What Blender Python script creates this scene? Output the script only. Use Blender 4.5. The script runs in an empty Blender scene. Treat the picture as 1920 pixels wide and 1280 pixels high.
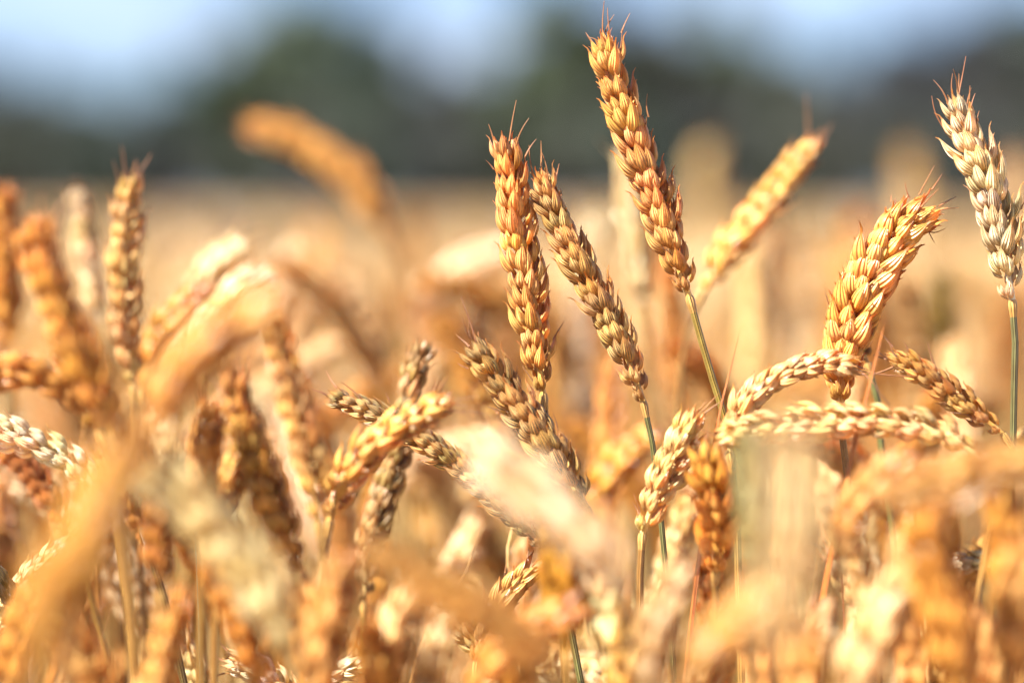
import bpy, math, random
import numpy as np
from mathutils import Vector, Matrix

S = bpy.context.scene
COL = S.collection

# ---------------------------------------------------------------- camera
CAM_Z = 0.88
LENS, SENS = 105.0, 36.0
PITCH = math.radians(2.25)
cam_d = bpy.data.cameras.new('camera')
cam = bpy.data.objects.new('camera', cam_d)
COL.objects.link(cam)
cam.location = (0, 0, CAM_Z)
cam.rotation_euler = (math.radians(90) - PITCH, 0, 0)
cam_d.lens = LENS
cam_d.sensor_width = SENS
cam_d.clip_start = 0.02
cam_d.clip_end = 3000
cam_d.dof.use_dof = True
cam_d.dof.focus_distance = 1.0
cam_d.dof.aperture_fstop = 2.9
S.camera = cam

# ---------------------------------------------------------------- sky, sun, exposure
SUN_DIR = Vector((-0.76, -0.40, 0.95)).normalized()      # towards the sun
world = bpy.data.worlds.new('World')
S.world = world
world.use_nodes = True
wn, wl = world.node_tree.nodes, world.node_tree.links
wn.clear()
w_out = wn.new('ShaderNodeOutputWorld')
w_bg = wn.new('ShaderNodeBackground')
w_sky = wn.new('ShaderNodeTexSky')
w_sky.sky_type = 'NISHITA'
w_sky.sun_disc = False
w_sky.sun_elevation = math.asin(SUN_DIR.z)
w_sky.sun_rotation = math.atan2(SUN_DIR.x, SUN_DIR.y)
w_sky.air_density = 1.0
w_sky.dust_density = 0.6
w_sky.ozone_density = 2.5
w_bg.inputs['Strength'].default_value = 0.05
# soft white clouds drifting over the blue, laid out by direction in the sky
w_tc = wn.new('ShaderNodeTexCoord')
w_map = wn.new('ShaderNodeMapping')
w_map.inputs['Scale'].default_value = (7.0, 7.0, 22.0)
w_map.inputs['Location'].default_value = (3.1, 0.0, 0.4)
w_noise = wn.new('ShaderNodeTexNoise')
w_noise.inputs['Scale'].default_value = 1.0
w_noise.inputs['Detail'].default_value = 3.0
w_ramp = wn.new('ShaderNodeValToRGB')
w_ramp.color_ramp.elements[0].position = 0.42
w_ramp.color_ramp.elements[1].position = 0.68
w_mix = wn.new('ShaderNodeMix')
w_mix.data_type = 'RGBA'
w_mix.inputs[7].default_value = (3.4, 4.0, 5.2, 1)
w_tint = wn.new('ShaderNodeMix')
w_tint.data_type = 'RGBA'
w_tint.blend_type = 'MULTIPLY'
w_tint.inputs[0].default_value = 1.0
w_tint.inputs[7].default_value = (0.42, 0.49, 0.68, 1)
wl.new(w_tc.outputs['Generated'], w_map.inputs['Vector'])
wl.new(w_map.outputs[0], w_noise.inputs['Vector'])
wl.new(w_noise.outputs['Fac'], w_ramp.inputs[0])
wl.new(w_ramp.outputs[0], w_mix.inputs[0])
wl.new(w_sky.outputs[0], w_tint.inputs[6])
wl.new(w_tint.outputs[2], w_mix.inputs[6])
wl.new(w_mix.outputs[2], w_bg.inputs['Color'])
wl.new(w_bg.outputs[0], w_out.inputs[0])

sun_d = bpy.data.lights.new('sun', 'SUN')
sun_d.energy = 5.0
sun_d.angle = math.radians(0.5)
sun_d.color = (1.0, 0.955, 0.885)
sun = bpy.data.objects.new('sun', sun_d)
COL.objects.link(sun)
sun.rotation_euler = SUN_DIR.to_track_quat('Z', 'Y').to_euler()

S.view_settings.view_transform = 'Standard'
S.view_settings.look = 'None'
S.view_settings.exposure = 2.52
S.view_settings.gamma = 1
S.view_settings.use_curve_mapping = False
S.render.engine = 'CYCLES'
S.cycles.use_denoising = True
S.cycles.max_bounces = 10
S.cycles.diffuse_bounces = 6
S.cycles.transmission_bounces = 6
S.cycles.sample_clamp_indirect = 8

rnd = random.Random(7)
# ---------------------------------------------------------------- point on the photograph's line of sight at a real depth (m)
_f = Vector((0, math.cos(PITCH), -math.sin(PITCH)))
_r = Vector((1, 0, 0))
_u = _r.cross(_f)
def at(x, y, d):
    k = SENS / LENS / 1920.0
    return Vector((0, 0, CAM_Z)) + d * (_f + _r * ((x - 960) * k) - _u * ((y - 640) * k))
MM = 0.001

# ---------------------------------------------------------------- materials
def new_mat(name):
    m = bpy.data.materials.new(name)
    m.use_nodes = True
    m.node_tree.nodes.clear()
    return m, m.node_tree.nodes, m.node_tree.links

def husk_material(name, veins=True, translucency=0.42, rough=0.36):
    """dry straw; the object's own colour tints it, the object colour's alpha says how green its veins still are"""
    m, n, l = new_mat(name)
    out = n.new('ShaderNodeOutputMaterial')
    info = n.new('ShaderNodeObjectInfo')
    uv = n.new('ShaderNodeUVMap')
    sep = n.new('ShaderNodeSeparateXYZ')
    l.new(uv.outputs[0], sep.inputs[0])
    tc = n.new('ShaderNodeTexCoord')
    # slow blotches of paler and browner straw
    nz = n.new('ShaderNodeTexNoise')
    nz.inputs['Scale'].default_value = 260
    nz.inputs['Detail'].default_value = 4
    add = n.new('ShaderNodeVectorMath'); add.operation = 'ADD'
    rv = n.new('ShaderNodeCombineXYZ')
    l.new(info.outputs['Random'], rv.inputs[0])
    l.new(tc.outputs['Object'], add.inputs[0])
    l.new(rv.outputs[0], add.inputs[1])
    l.new(add.outputs[0], nz.inputs['Vector'])
    ramp = n.new('ShaderNodeValToRGB')
    e = ramp.color_ramp.elements
    e[0].position, e[0].color = 0.30, (0.78, 0.66, 0.50, 1)
    e[1].position, e[1].color = 0.70, (1.22, 1.28, 1.35, 1)
    l.new(nz.outputs['Fac'], ramp.inputs[0])
    mul = n.new('ShaderNodeMix'); mul.data_type = 'RGBA'; mul.blend_type = 'MULTIPLY'; mul.clamp_result = False
    mul.inputs[0].default_value = 0.75
    gm = n.new('ShaderNodeGamma'); gm.inputs['Gamma'].default_value = 1.48
    l.new(info.outputs['Color'], gm.inputs['Color'])
    l.new(gm.outputs[0], mul.inputs[6])
    l.new(ramp.outputs[0], mul.inputs[7])
    # along the scale: pale at its foot, browner at its point
    vr = n.new('ShaderNodeValToRGB')
    e = vr.color_ramp.elements
    e[0].position, e[0].color = 0.0, (0.95, 0.9, 0.8, 1)
    e[1].position, e[1].color = 0.97, (0.95, 0.72, 0.48, 1)
    k = vr.color_ramp.elements.new(0.45); k.color = (1.08, 1.12, 1.2, 1)
    k = vr.color_ramp.elements.new(0.80); k.color = (1.05, 0.92, 0.78, 1)
    l.new(sep.outputs[1], vr.inputs[0])
    mul2 = n.new('ShaderNodeMix'); mul2.data_type = 'RGBA'; mul2.blend_type = 'MULTIPLY'; mul2.clamp_result = False
    mul2.inputs[0].default_value = 1.0 if veins else 0.15
    geo = n.new('ShaderNodeNewGeometry')
    gr = n.new('ShaderNodeValToRGB')
    e = gr.color_ramp.elements
    e[0].position, e[0].color = 0.0, (0.90, 0.78, 0.58, 1)
    e[1].position, e[1].color = 1.0, (1.18, 1.30, 1.55, 1)
    k = e.new(0.4); k.color = (1.0, 0.96, 0.9, 1)
    k = e.new(0.75); k.color = (1.08, 1.12, 1.2, 1)
    l.new(geo.outputs['Random Per Island'], gr.inputs[0])
    mg = n.new('ShaderNodeMix'); mg.data_type = 'RGBA'; mg.blend_type = 'MULTIPLY'; mg.clamp_result = False
    mg.inputs[0].default_value = 1.0 if veins else 0.0
    l.new(mul.outputs[2], mg.inputs[6]); l.new(gr.outputs[0], mg.inputs[7])
    # small grey specks of weathering
    sp = n.new('ShaderNodeTexNoise'); sp.inputs['Scale'].default_value = 1400; sp.inputs['Detail'].default_value = 2
    l.new(add.outputs[0], sp.inputs['Vector'])
    spr = n.new('ShaderNodeMapRange'); spr.inputs['From Min'].default_value = 0.66; spr.inputs['From Max'].default_value = 0.72; spr.inputs['To Max'].default_value = .55
    l.new(sp.outputs['Fac'], spr.inputs['Value'])
    ms = n.new('ShaderNodeMix'); ms.data_type = 'RGBA'; ms.inputs[7].default_value = (0.22, 0.16, 0.10, 1)
    l.new(spr.outputs[0], ms.inputs[0]); l.new(mg.outputs[2], ms.inputs[6])
    l.new(ms.outputs[2], mul2.inputs[6])
    l.new(vr.outputs[0], mul2.inputs[7])
    # veins: thin lines running the length of the scale
    wv = n.new('ShaderNodeMath'); wv.operation = 'MULTIPLY'
    wv.inputs[1].default_value = 2 * math.pi * (13 if veins else 9)
    l.new(sep.outputs[0], wv.inputs[0])
    sn = n.new('ShaderNodeMath'); sn.operation = 'SINE'
    l.new(wv.outputs[0], sn.inputs[0])
    mr = n.new('ShaderNodeMapRange')
    mr.inputs['From Min'].default_value = 0.05
    mr.inputs['From Max'].default_value = 0.75
    l.new(sn.outputs[0], mr.inputs['Value'])
    # they fade towards both ends and in patches
    band = n.new('ShaderNodeValToRGB')
    e = band.color_ramp.elements
    e[0].position, e[0].color = 0.05, (0, 0, 0, 1)
    e[1].position, e[1].color = 0.92, (0, 0, 0, 1)
    k = band.color_ramp.elements.new(0.3); k.color = (1, 1, 1, 1)
    k = band.color_ramp.elements.new(0.65); k.color = (0.8, 0.8, 0.8, 1)
    l.new(sep.outputs[1], band.inputs[0])
    a1 = n.new('ShaderNodeMath'); a1.operation = 'MULTIPLY'
    l.new(mr.outputs[0], a1.inputs[0]); l.new(band.outputs[0], a1.inputs[1])
    n2 = n.new('ShaderNodeTexNoise'); n2.inputs['Scale'].default_value = 90
    l.new(add.outputs[0], n2.inputs['Vector'])
    m2 = n.new('ShaderNodeMapRange'); m2.inputs['From Min'].default_value = 0.38; m2.inputs['From Max'].default_value = 0.58
    l.new(n2.outputs['Fac'], m2.inputs['Value'])
    a2 = n.new('ShaderNodeMath'); a2.operation = 'MULTIPLY'
    l.new(a1.outputs[0], a2.inputs[0]); l.new(m2.outputs[0], a2.inputs[1])
    a3 = n.new('ShaderNodeMath'); a3.operation = 'MULTIPLY'; a3.use_clamp = True
    l.new(a2.outputs[0], a3.inputs[0]); l.new(info.outputs['Alpha'], a3.inputs[1])
    vm = n.new('ShaderNodeMix'); vm.data_type = 'RGBA'
    vm.inputs[7].default_value = (0.05, 0.055, 0.035, 1)
    l.new(a3.outputs[0], vm.inputs[0])
    rb = n.new('ShaderNodeMath'); rb.operation = 'MULTIPLY'; rb.inputs[1].default_value = 0.5
    l.new(a1.outputs[0], rb.inputs[0])
    rbm = n.new('ShaderNodeMix'); rbm.data_type = 'RGBA'; rbm.blend_type = 'MULTIPLY'
    rbm.inputs[7].default_value = (0.70, 0.55, 0.36, 1)
    l.new(rb.outputs[0], rbm.inputs[0]); l.new(mul2.outputs[2], rbm.inputs[6])
    l.new(rbm.outputs[2], vm.inputs[6])
    bump = n.new('ShaderNodeBump')
    bump.inputs['Strength'].default_value = 0.9
    bump.inputs['Distance'].default_value = 0.0003
    hs = n.new('ShaderNodeMath'); hs.operation = 'ADD'
    l.new(sn.outputs[0], hs.inputs[0]); l.new(nz.outputs['Fac'], hs.inputs[1])
    l.new(hs.outputs[0], bump.inputs['Height'])
    pb = n.new('ShaderNodeBsdfPrincipled')
    pb.inputs['Roughness'].default_value = rough
    pb.inputs['Specular IOR Level'].default_value = 0.85
    l.new(vm.outputs[2], pb.inputs['Base Color'])
    l.new(bump.outputs[0], pb.inputs['Normal'])
    tr = n.new('ShaderNodeBsdfTranslucent')
    tm = n.new('ShaderNodeMix'); tm.data_type = 'RGBA'; tm.blend_type = 'MULTIPLY'; tm.inputs[0].default_value = 1
    tm.inputs[7].default_value = (1.0, 0.74, 0.36, 1)
    l.new(vm.outputs[2], tm.inputs[6])
    l.new(tm.outputs[2], tr.inputs['Color'])
    mx = n.new('ShaderNodeMixShader'); mx.inputs[0].default_value = translucency
    l.new(pb.outputs[0], mx.inputs[1]); l.new(tr.outputs[0], mx.inputs[2])
    l.new(mx.outputs[0], out.inputs[0])
    return m

HUSK = husk_material('dry_husk')
STRAW = husk_material('straw', veins=False, translucency=0.12, rough=0.38)

def field_material():
    m, n, l = new_mat('field_straw')
    out = n.new('ShaderNodeOutputMaterial')
    geo = n.new('ShaderNodeNewGeometry')
    r = n.new('ShaderNodeValToRGB')
    e = r.color_ramp.elements
    e[0].position, e[0].color = 0.0, (0.27, 0.14, 0.035, 1)
    e[1].position, e[1].color = 1.0, (0.56, 0.41, 0.20, 1)
    k = e.new(0.6); k.color = (0.34, 0.20, 0.07, 1)
    l.new(geo.outputs['Random Per Island'], r.inputs[0])
    pb = n.new('ShaderNodeBsdfPrincipled'); pb.inputs['Roughness'].default_value = 0.5
    l.new(r.outputs[0], pb.inputs['Base Color'])
    tr = n.new('ShaderNodeBsdfTranslucent'); l.new(r.outputs[0], tr.inputs[0])
    mx = n.new('ShaderNodeMixShader'); mx.inputs[0].default_value = 0.25
    l.new(pb.outputs[0], mx.inputs[1]); l.new(tr.outputs[0], mx.inputs[2])
    l.new(mx.outputs[0], out.inputs[0])
    return m
FIELD = field_material()

def noise_material(name, c1, c2, scale, rough=0.9, bump=0.0, detail=6):
    m, n, l = new_mat(name)
    out = n.new('ShaderNodeOutputMaterial')
    tc = n.new('ShaderNodeTexCoord')
    nz = n.new('ShaderNodeTexNoise'); nz.inputs['Scale'].default_value = scale; nz.inputs['Detail'].default_value = detail
    l.new(tc.outputs['Object'], nz.inputs['Vector'])
    r = n.new('ShaderNodeValToRGB')
    r.color_ramp.elements[0].position = 0.35; r.color_ramp.elements[0].color = (*c1, 1)
    r.color_ramp.elements[1].position = 0.65; r.color_ramp.elements[1].color = (*c2, 1)
    l.new(nz.outputs['Fac'], r.inputs[0])
    pb = n.new('ShaderNodeBsdfPrincipled'); pb.inputs['Roughness'].default_value = rough
    l.new(r.outputs[0], pb.inputs['Base Color'])
    if bump:
        b = n.new('ShaderNodeBump'); b.inputs['Strength'].default_value = 0.8; b.inputs['Distance'].default_value = bump
        l.new(nz.outputs['Fac'], b.inputs['Height']); l.new(b.outputs[0], pb.inputs['Normal'])
    l.new(pb.outputs[0], out.inputs[0])
    return m
SOIL = noise_material('dry_soil', (0.16, 0.10, 0.055), (0.30, 0.20, 0.11), 14, bump=0.02)
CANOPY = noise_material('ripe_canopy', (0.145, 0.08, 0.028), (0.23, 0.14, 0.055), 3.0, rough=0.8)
BARK = noise_material('bark', (0.05, 0.038, 0.028), (0.13, 0.10, 0.075), 6, bump=0.03)

def leaf_material():
    m, n, l = new_mat('tree_leaves')
    out = n.new('ShaderNodeOutputMaterial')
    info = n.new('ShaderNodeObjectInfo')
    geo = n.new('ShaderNodeNewGeometry')
    r = n.new('ShaderNodeValToRGB')
    r.color_ramp.elements[0].color = (0.6, 0.6, 0.6, 1)
    r.color_ramp.elements[1].color = (1.5, 1.5, 1.4, 1)
    l.new(geo.outputs['Random Per Island'], r.inputs[0])
    mu = n.new('ShaderNodeMix'); mu.data_type = 'RGBA'; mu.blend_type = 'MULTIPLY'; mu.inputs[0].default_value = 1
    l.new(info.outputs['Color'], mu.inputs[6]); l.new(r.outputs[0], mu.inputs[7])
    pb = n.new('ShaderNodeBsdfPrincipled'); pb.inputs['Roughness'].default_value = 0.6
    l.new(mu.outputs[2], pb.inputs['Base Color'])
    tr = n.new('ShaderNodeBsdfTranslucent'); l.new(mu.outputs[2], tr.inputs[0])
    mx = n.new('ShaderNodeMixShader'); mx.inputs[0].default_value = 0.2
    l.new(pb.outputs[0], mx.inputs[1]); l.new(tr.outputs[0], mx.inputs[2])
    l.new(mx.outputs[0], out.inputs[0])
    return m
LEAVES = leaf_material()

# ---------------------------------------------------------------- mesh plumbing
class MB:
    """collects vertices, quads and uvs (numpy) for ONE mesh"""
    def __init__(s):
        s.v, s.f, s.uv, s.n = [], [], [], 0
    def add(s, v, f, uv):
        s.v.append(np.asarray(v, float)); s.f.append(np.asarray(f, int) + s.n); s.uv.append(np.asarray(uv, float))
        s.n += len(v)
    def grid(s, rings, closed=True, v0=0.0, v1=1.0):
        """rings: (R, N, 3); closed round N"""
        R, N = rings.shape[:2]
        if closed:
            rings = np.concatenate([rings, rings[:, :1]], 1); N += 1
        idx = np.arange(R * N).reshape(R, N)
        f = np.stack([idx[:-1, :-1], idx[:-1, 1:], idx[1:, 1:], idx[1:, :-1]], -1).reshape(-1, 4)
        uu, vv = np.meshgrid(np.linspace(0, 1, N), np.linspace(v0, v1, R))
        s.add(rings.reshape(-1, 3), f, np.stack([uu, vv], -1).reshape(-1, 2))
    def arrays(s):
        return np.concatenate(s.v), np.concatenate(s.f), np.concatenate(s.uv)
    def mesh(s, name, mat, weld=True):
        v, f, uv = s.arrays()
        me = bpy.data.meshes.new(name)
        me.vertices.add(len(v)); me.vertices.foreach_set('co', v.astype(np.float32).ravel())
        me.loops.add(f.size); me.loops.foreach_set('vertex_index', f.astype(np.int32).ravel())
        me.polygons.add(len(f))
        me.polygons.foreach_set('loop_start', np.arange(0, f.size, 4, dtype=np.int32))
        me.update(calc_edges=True)
        ul = me.uv_layers.new(name='UVMap')
        ul.data.foreach_set('uv', uv[f.ravel()].astype(np.float32).ravel())
        me.polygons.foreach_set('use_smooth', np.ones(len(f), bool))
        me.materials.append(mat)
        me.validate()
        me.update()
        return me

def link(name, mesh, parent=None, color=None):
    o = bpy.data.objects.new(name, mesh)
    COL.objects.link(o)
    if parent is not None:
        o.parent = parent
    if color is not None:
        o.color = color
    return o

def tag(o, label=None, cat=None, group=None, kind=None):
    if label: o['label'] = label
    if cat: o['category'] = cat
    if group: o['group'] = group
    if kind: o['kind'] = kind
    return o

def spline(pts, n):
    """smooth curve through pts, resampled to n points of even arc length"""
    P = np.array([list(p) for p in pts], float)
    if len(P) == 2:
        P = np.array([P[0], (P[0] + P[1]) / 2, P[1]])
    h = np.linalg.norm(np.diff(P, axis=0), axis=1)[:, None] + 1e-9
    D = np.diff(P, axis=0) / h
    M = np.empty_like(P)
    M[1:-1] = (D[:-1] * h[1:] + D[1:] * h[:-1]) / (h[1:] + h[:-1])
    M[0] = 1.5 * D[0] - .5 * M[1]; M[-1] = 1.5 * D[-1] - .5 * M[-2]
    out = []
    for i in range(len(P) - 1):
        t = np.linspace(0, 1, 24, endpoint=False)[:, None]
        t2, t3 = t ** 2, t ** 3
        out.append((2 * t3 - 3 * t2 + 1) * P[i] + (t3 - 2 * t2 + t) * h[i] * M[i] + (3 * t2 - 2 * t3) * P[i + 1] + (t3 - t2) * h[i] * M[i + 1])
    out.append(P[-1:])
    C = np.vstack(out)
    s = np.concatenate([[0], np.cumsum(np.linalg.norm(np.diff(C, axis=0), axis=1))])
    u = np.linspace(0, s[-1], n)
    return np.stack([np.interp(u, s, C[:, k]) for k in range(3)], 1), s[-1]

def frames(C, ref=None):
    T = np.gradient(C, axis=0); T /= np.linalg.norm(T, axis=1)[:, None] + 1e-12
    ref = np.array([0.0, 1.0, 0.0]) if ref is None else np.asarray(ref, float)
    A = np.cross(T, ref)
    A /= np.linalg.norm(A, axis=1)[:, None] + 1e-9
    B = np.cross(T, A)
    return T, A, B

def tube(mb, C, rad, seg=8, ref=None, v0=0.0, v1=1.0):
    rad = np.broadcast_to(np.asarray(rad, float), (len(C),))
    T, A, B = frames(C, ref)
    a = np.linspace(0, 2 * np.pi, seg, endpoint=False)
    rings = C[:, None] + rad[:, None, None] * (np.cos(a)[None, :, None] * A[:, None] + np.sin(a)[None, :, None] * B[:, None])
    mb.grid(rings, True, v0, v1)

# ---------------------------------------------------------------- spikelets
def rot(ax, deg):
    return np.array(Matrix.Rotation(math.radians(deg), 3, ax))

def pod(mb, R, L, W, Th, base, Rm, beak=1.2, open_=0.0, rings=12, seg=18, curl=0.0):
    """one husk: a keeled boat closed at its foot, drawn out into a short beak"""
    t = np.concatenate([np.linspace(0.0, 0.9, rings - 3), [0.95, 0.985, 1.0]])
    p = np.sin(np.pi * np.clip(t, 0, 1) ** 0.78) ** 0.82 * (1 - 0.08 * t)
    p = np.where(t > 0.9, np.interp(t, [0.9, 0.95, 0.985, 1.0], [p[rings - 4], p[rings - 4] * .62, .16, .05]), p)
    p[0] = 0.12
    z = L * t.copy()
    z[-1] += beak * MM * 0.9; z[-2] += beak * MM * 0.3
    a = np.linspace(0, 2 * np.pi, seg, endpoint=False)
    ca, sa = np.cos(a), np.sin(a)
    x = np.where(ca > 0, ca, ca * 0.5)
    aw = np.minimum(a, 2 * np.pi - a)
    x = x + 0.42 * np.exp(-(aw / 0.30) ** 2) + 0.16 * np.exp(-((aw - 1.05) / 0.22) ** 2)
    j = 1 + 0.05 * np.array([R.uniform(-1, 1) for _ in a])
    X = Th * p[:, None] * (x * j)[None, :]
    Y = W * p[:, None] * (sa * j)[None, :]
    belly = 0.11 * L * np.sin(np.pi * t) - 0.05 * L * t + curl * L * t ** 3
    X = X + belly[:, None]
    X[-1] += beak * MM * 0.25
    Y = Y + (0.03 * L * R.uniform(-1, 1) * t ** 2)[:, None]
    Z = np.repeat(z[:, None], seg, 1)
    V = np.stack([X, Y, Z], -1) @ Rm.T + np.array(base)
    mb.grid(V, True, 0, 1)
    tip = np.array([[belly[-1] + beak * MM * 0.25, Y[-1].mean(), z[-1]]]) @ Rm.T + np.array(base)
    return tip[0], Rm @ np.array([0.15, 0, 1.0])

def spikelet(seed, low=False):
    """+Z up the ear, +X outwards, the fan of husks spreads in Y"""
    R = random.Random(seed)
    mb = MB()
    kw = dict(rings=9, seg=11) if low else {}
    tips = []
    j = lambda a: R.uniform(-a, a)
    for s in (-1, 1):   # glumes
        Rm = rot('Z', s * (62 + j(8))) @ rot('Y', 9 + j(4))
        Rm = rot('X', -s * (13 + j(4))) @ Rm
        tips.append(pod(mb, R, (9.6 + j(.8)) * MM, 2.1 * MM, 1.15 * MM, (0.9 * MM, s * 1.9 * MM, 0), Rm, beak=1.3 + R.random() * 1.1, curl=0.03, **kw))
    for s in (-1, 1):   # the two outer florets
        Rm = rot('Z', s * (34 + j(10))) @ rot('Y', 12 + j(4))
        Rm = rot('X', -s * (12 + j(5))) @ Rm
        tips.append(pod(mb, R, (11.6 + j(1.0)) * MM, 2.38 * MM, 1.5 * MM, (1.6 * MM, s * 1.35 * MM, 1.4 * MM), Rm, beak=1.4 + R.random() * 2.0, curl=j(.03) + .02, **kw))
    Rm = rot('X', j(5)) @ rot('Y', 17 + j(5)) @ rot('Z', j(14))
    tips.append(pod(mb, R, (9.8 + j(1.1)) * MM, 2.2 * MM, 1.45 * MM, (1.9 * MM, j(.5) * MM, 3.4 * MM), Rm, beak=0.9 + R.random(), **kw))
    if R.random() < .6:
        s = R.choice((-1, 1))
        Rm = rot('X', -s * (9 + j(5))) @ rot('Y', 13 + j(4)) @ rot('Z', s * 20)
        tips.append(pod(mb, R, (7.6 + j(.8)) * MM, 1.8 * MM, 1.4 * MM, (1.2 * MM, s * 1.2 * MM, 5.4 * MM), Rm, beak=0.8, **kw))
    # thin papery inner husk peeping out between the florets
    for s in (-1, 1):
        if R.random() < .75:
            Rm = rot('X', -s * (5 + j(4))) @ rot('Y', 24 + j(5)) @ rot('Z', s * 50)
            pod(mb, R, (7.4 + j(.8)) * MM, 1.3 * MM, .55 * MM, (2.1 * MM, s * 1.0 * MM, 3.6 * MM), Rm, beak=.5, **kw)
    return mb, tips

NVAR = 8
SPK = []
for i in range(NVAR):
    mb, tips = spikelet(100 + i)
    SPK.append((mb.mesh('spikelet', HUSK), tips))
SPK_LOW = []
for i in range(4):
    mb, tips = spikelet(200 + i, True)
    SPK_LOW.append((mb.arrays(), tips))

def awn_curve(p, d, L, bendv):
    t = np.linspace(0, 1, 9)[:, None]
    p, d, bendv = map(np.asarray, (p, d, bendv))
    return p + d * L * t + bendv * L * t ** 2

def ear_layout(C, L, width_mm, phi, twist, R, taper_tip=0.74, dense=1.0, rough=1.0):
    """positions and axes of the spikelets up the curve C (base to tip)"""
    sc = width_mm / 16.0
    pitch = 3.75 * MM * sc / dense
    n = max(9, int(L / pitch))
    T, A, B = frames(C)
    out = []
    for i in range(n):
        t = (i + 0.3) / n
        u = (t + R.uniform(-.25, .25) / n) * (len(C) - 1) * (1 - 0.085 * sc * .9)
        u = max(u, 0); k = min(int(u), len(C) - 2); w = u - k
        P = C[k] * (1 - w) + C[k + 1] * w
        Tt = T[k] * (1 - w) + T[k + 1] * w; Tt /= np.linalg.norm(Tt)
        Aa = A[k] * (1 - w) + A[k + 1] * w; Aa -= Tt * Aa.dot(Tt); Aa /= np.linalg.norm(Aa)
        Bb = np.cross(Tt, Aa)
        ang = phi + twist * t + R.uniform(-.2, .2)
        side = 1 if i % 2 == 0 else -1
        O = side * (math.cos(ang) * Aa + math.sin(ang) * Bb)
        # a little irregular lean
        Z = Tt + O * R.uniform(-.06, .16) + np.cross(Tt, O) * R.uniform(-.13, .13)
        Z /= np.linalg.norm(Z)
        O = O - Z * O.dot(Z); O /= np.linalg.norm(O)
        s = sc * np.interp(t, [0, .05, .11, .2, .6, .9, 1], [.42, .62, .84, .97, 1.0, .86, taper_tip]) * R.uniform(.86, 1.08)
        out.append((P + O * 0.5 * MM, O, np.cross(Z, O), Z, s, t))
    # the spikelet at the very tip, turned across the others
    Tt = T[-1]; u = len(C) - 1 - 0.09 * sc * (len(C) - 1)
    P = C[int(u)]
    O = math.cos(phi + twist + 1.5) * A[-1] + math.sin(phi + twist + 1.5) * B[-1]
    O -= Tt * O.dot(Tt); O /= np.linalg.norm(O)
    out.append((P - O * 1.4 * MM, O, np.cross(Tt, O), Tt, sc * .74, 1.0))
    return out

def rachis(mb, C, sc):
    tube(mb, C, np.linspace(1.15, .6, len(C)) * MM * sc, 8)

def stem_mesh(C, r0, r1, origin, nodes=()):
    """C from the ground up; radii from r0 to r1 (mm)"""
    mb = MB()
    n = len(C)
    rr = np.linspace(r0, r1, n) * MM
    tube(mb, C - origin, rr, 10)
    return mb

def leaf_blade(C, width, Rn, origin, roll=0.4):
    """long dry grass blade, creased down its middle, twisting as it goes"""
    mb = MB()
    n = len(C)
    T, A, B = frames(C)
    t = np.linspace(0, 1, n)
    w = width * np.sin(np.pi * np.clip(t * .93 + .07, 0, 1)) ** .55 * (1 - .35 * t)
    ang = roll + t * Rn.uniform(1.2, 2.6)
    S1 = np.cos(ang)[:, None] * A + np.sin(ang)[:, None] * B
    N1 = np.cross(T, S1)
    cols = [(-1, .18), (-.5, .05), (0, -.10), (.5, .05), (1, .18)]
    cols2 = [(c, h - .05) for c, h in reversed(cols)]
    rings = np.stack([C + w[:, None] * (c * S1 + h * N1) for c, h in cols + cols2], 1)
    mb.grid(rings - origin, True)
    return mb

# colours: r g b and how green the veins still are
GOLD = (0.87, 0.60, 0.245, 0.5)
PALE = (0.90, 0.73, 0.43, 0.25)
WHITE = (0.95, 0.87, 0.62, 0.2)
ORANGE = (0.80, 0.50, 0.155, 0.1)
CHALK = (0.97, 0.92, 0.72, 0.1)
RUST = (0.76, 0.42, 0.16, 0.1)
GREEN = (0.74, 0.54, 0.24, 1.5)
GRGOLD = (0.62, 0.39, 0.15, 0.65)
GREENWHITE = (0.92, 0.83, 0.55, 0.8)
STEM_GOLD = (0.40, 0.26, 0.09, 0.3)
STEM_GREEN = (0.24, 0.24, 0.11, 0.5)
STEM_OLIVE = (0.38, 0.29, 0.10, 0.5)
STEM_RED = (0.42, 0.15, 0.06, 0.1)

def vary(c, R, a=.08):
    k = 1 + R.uniform(-a, a)
    return (c[0] * k, c[1] * k * (1 + R.uniform(-a, a) * .6), c[2] * k * (1 + R.uniform(-a, a)), c[3])

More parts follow.
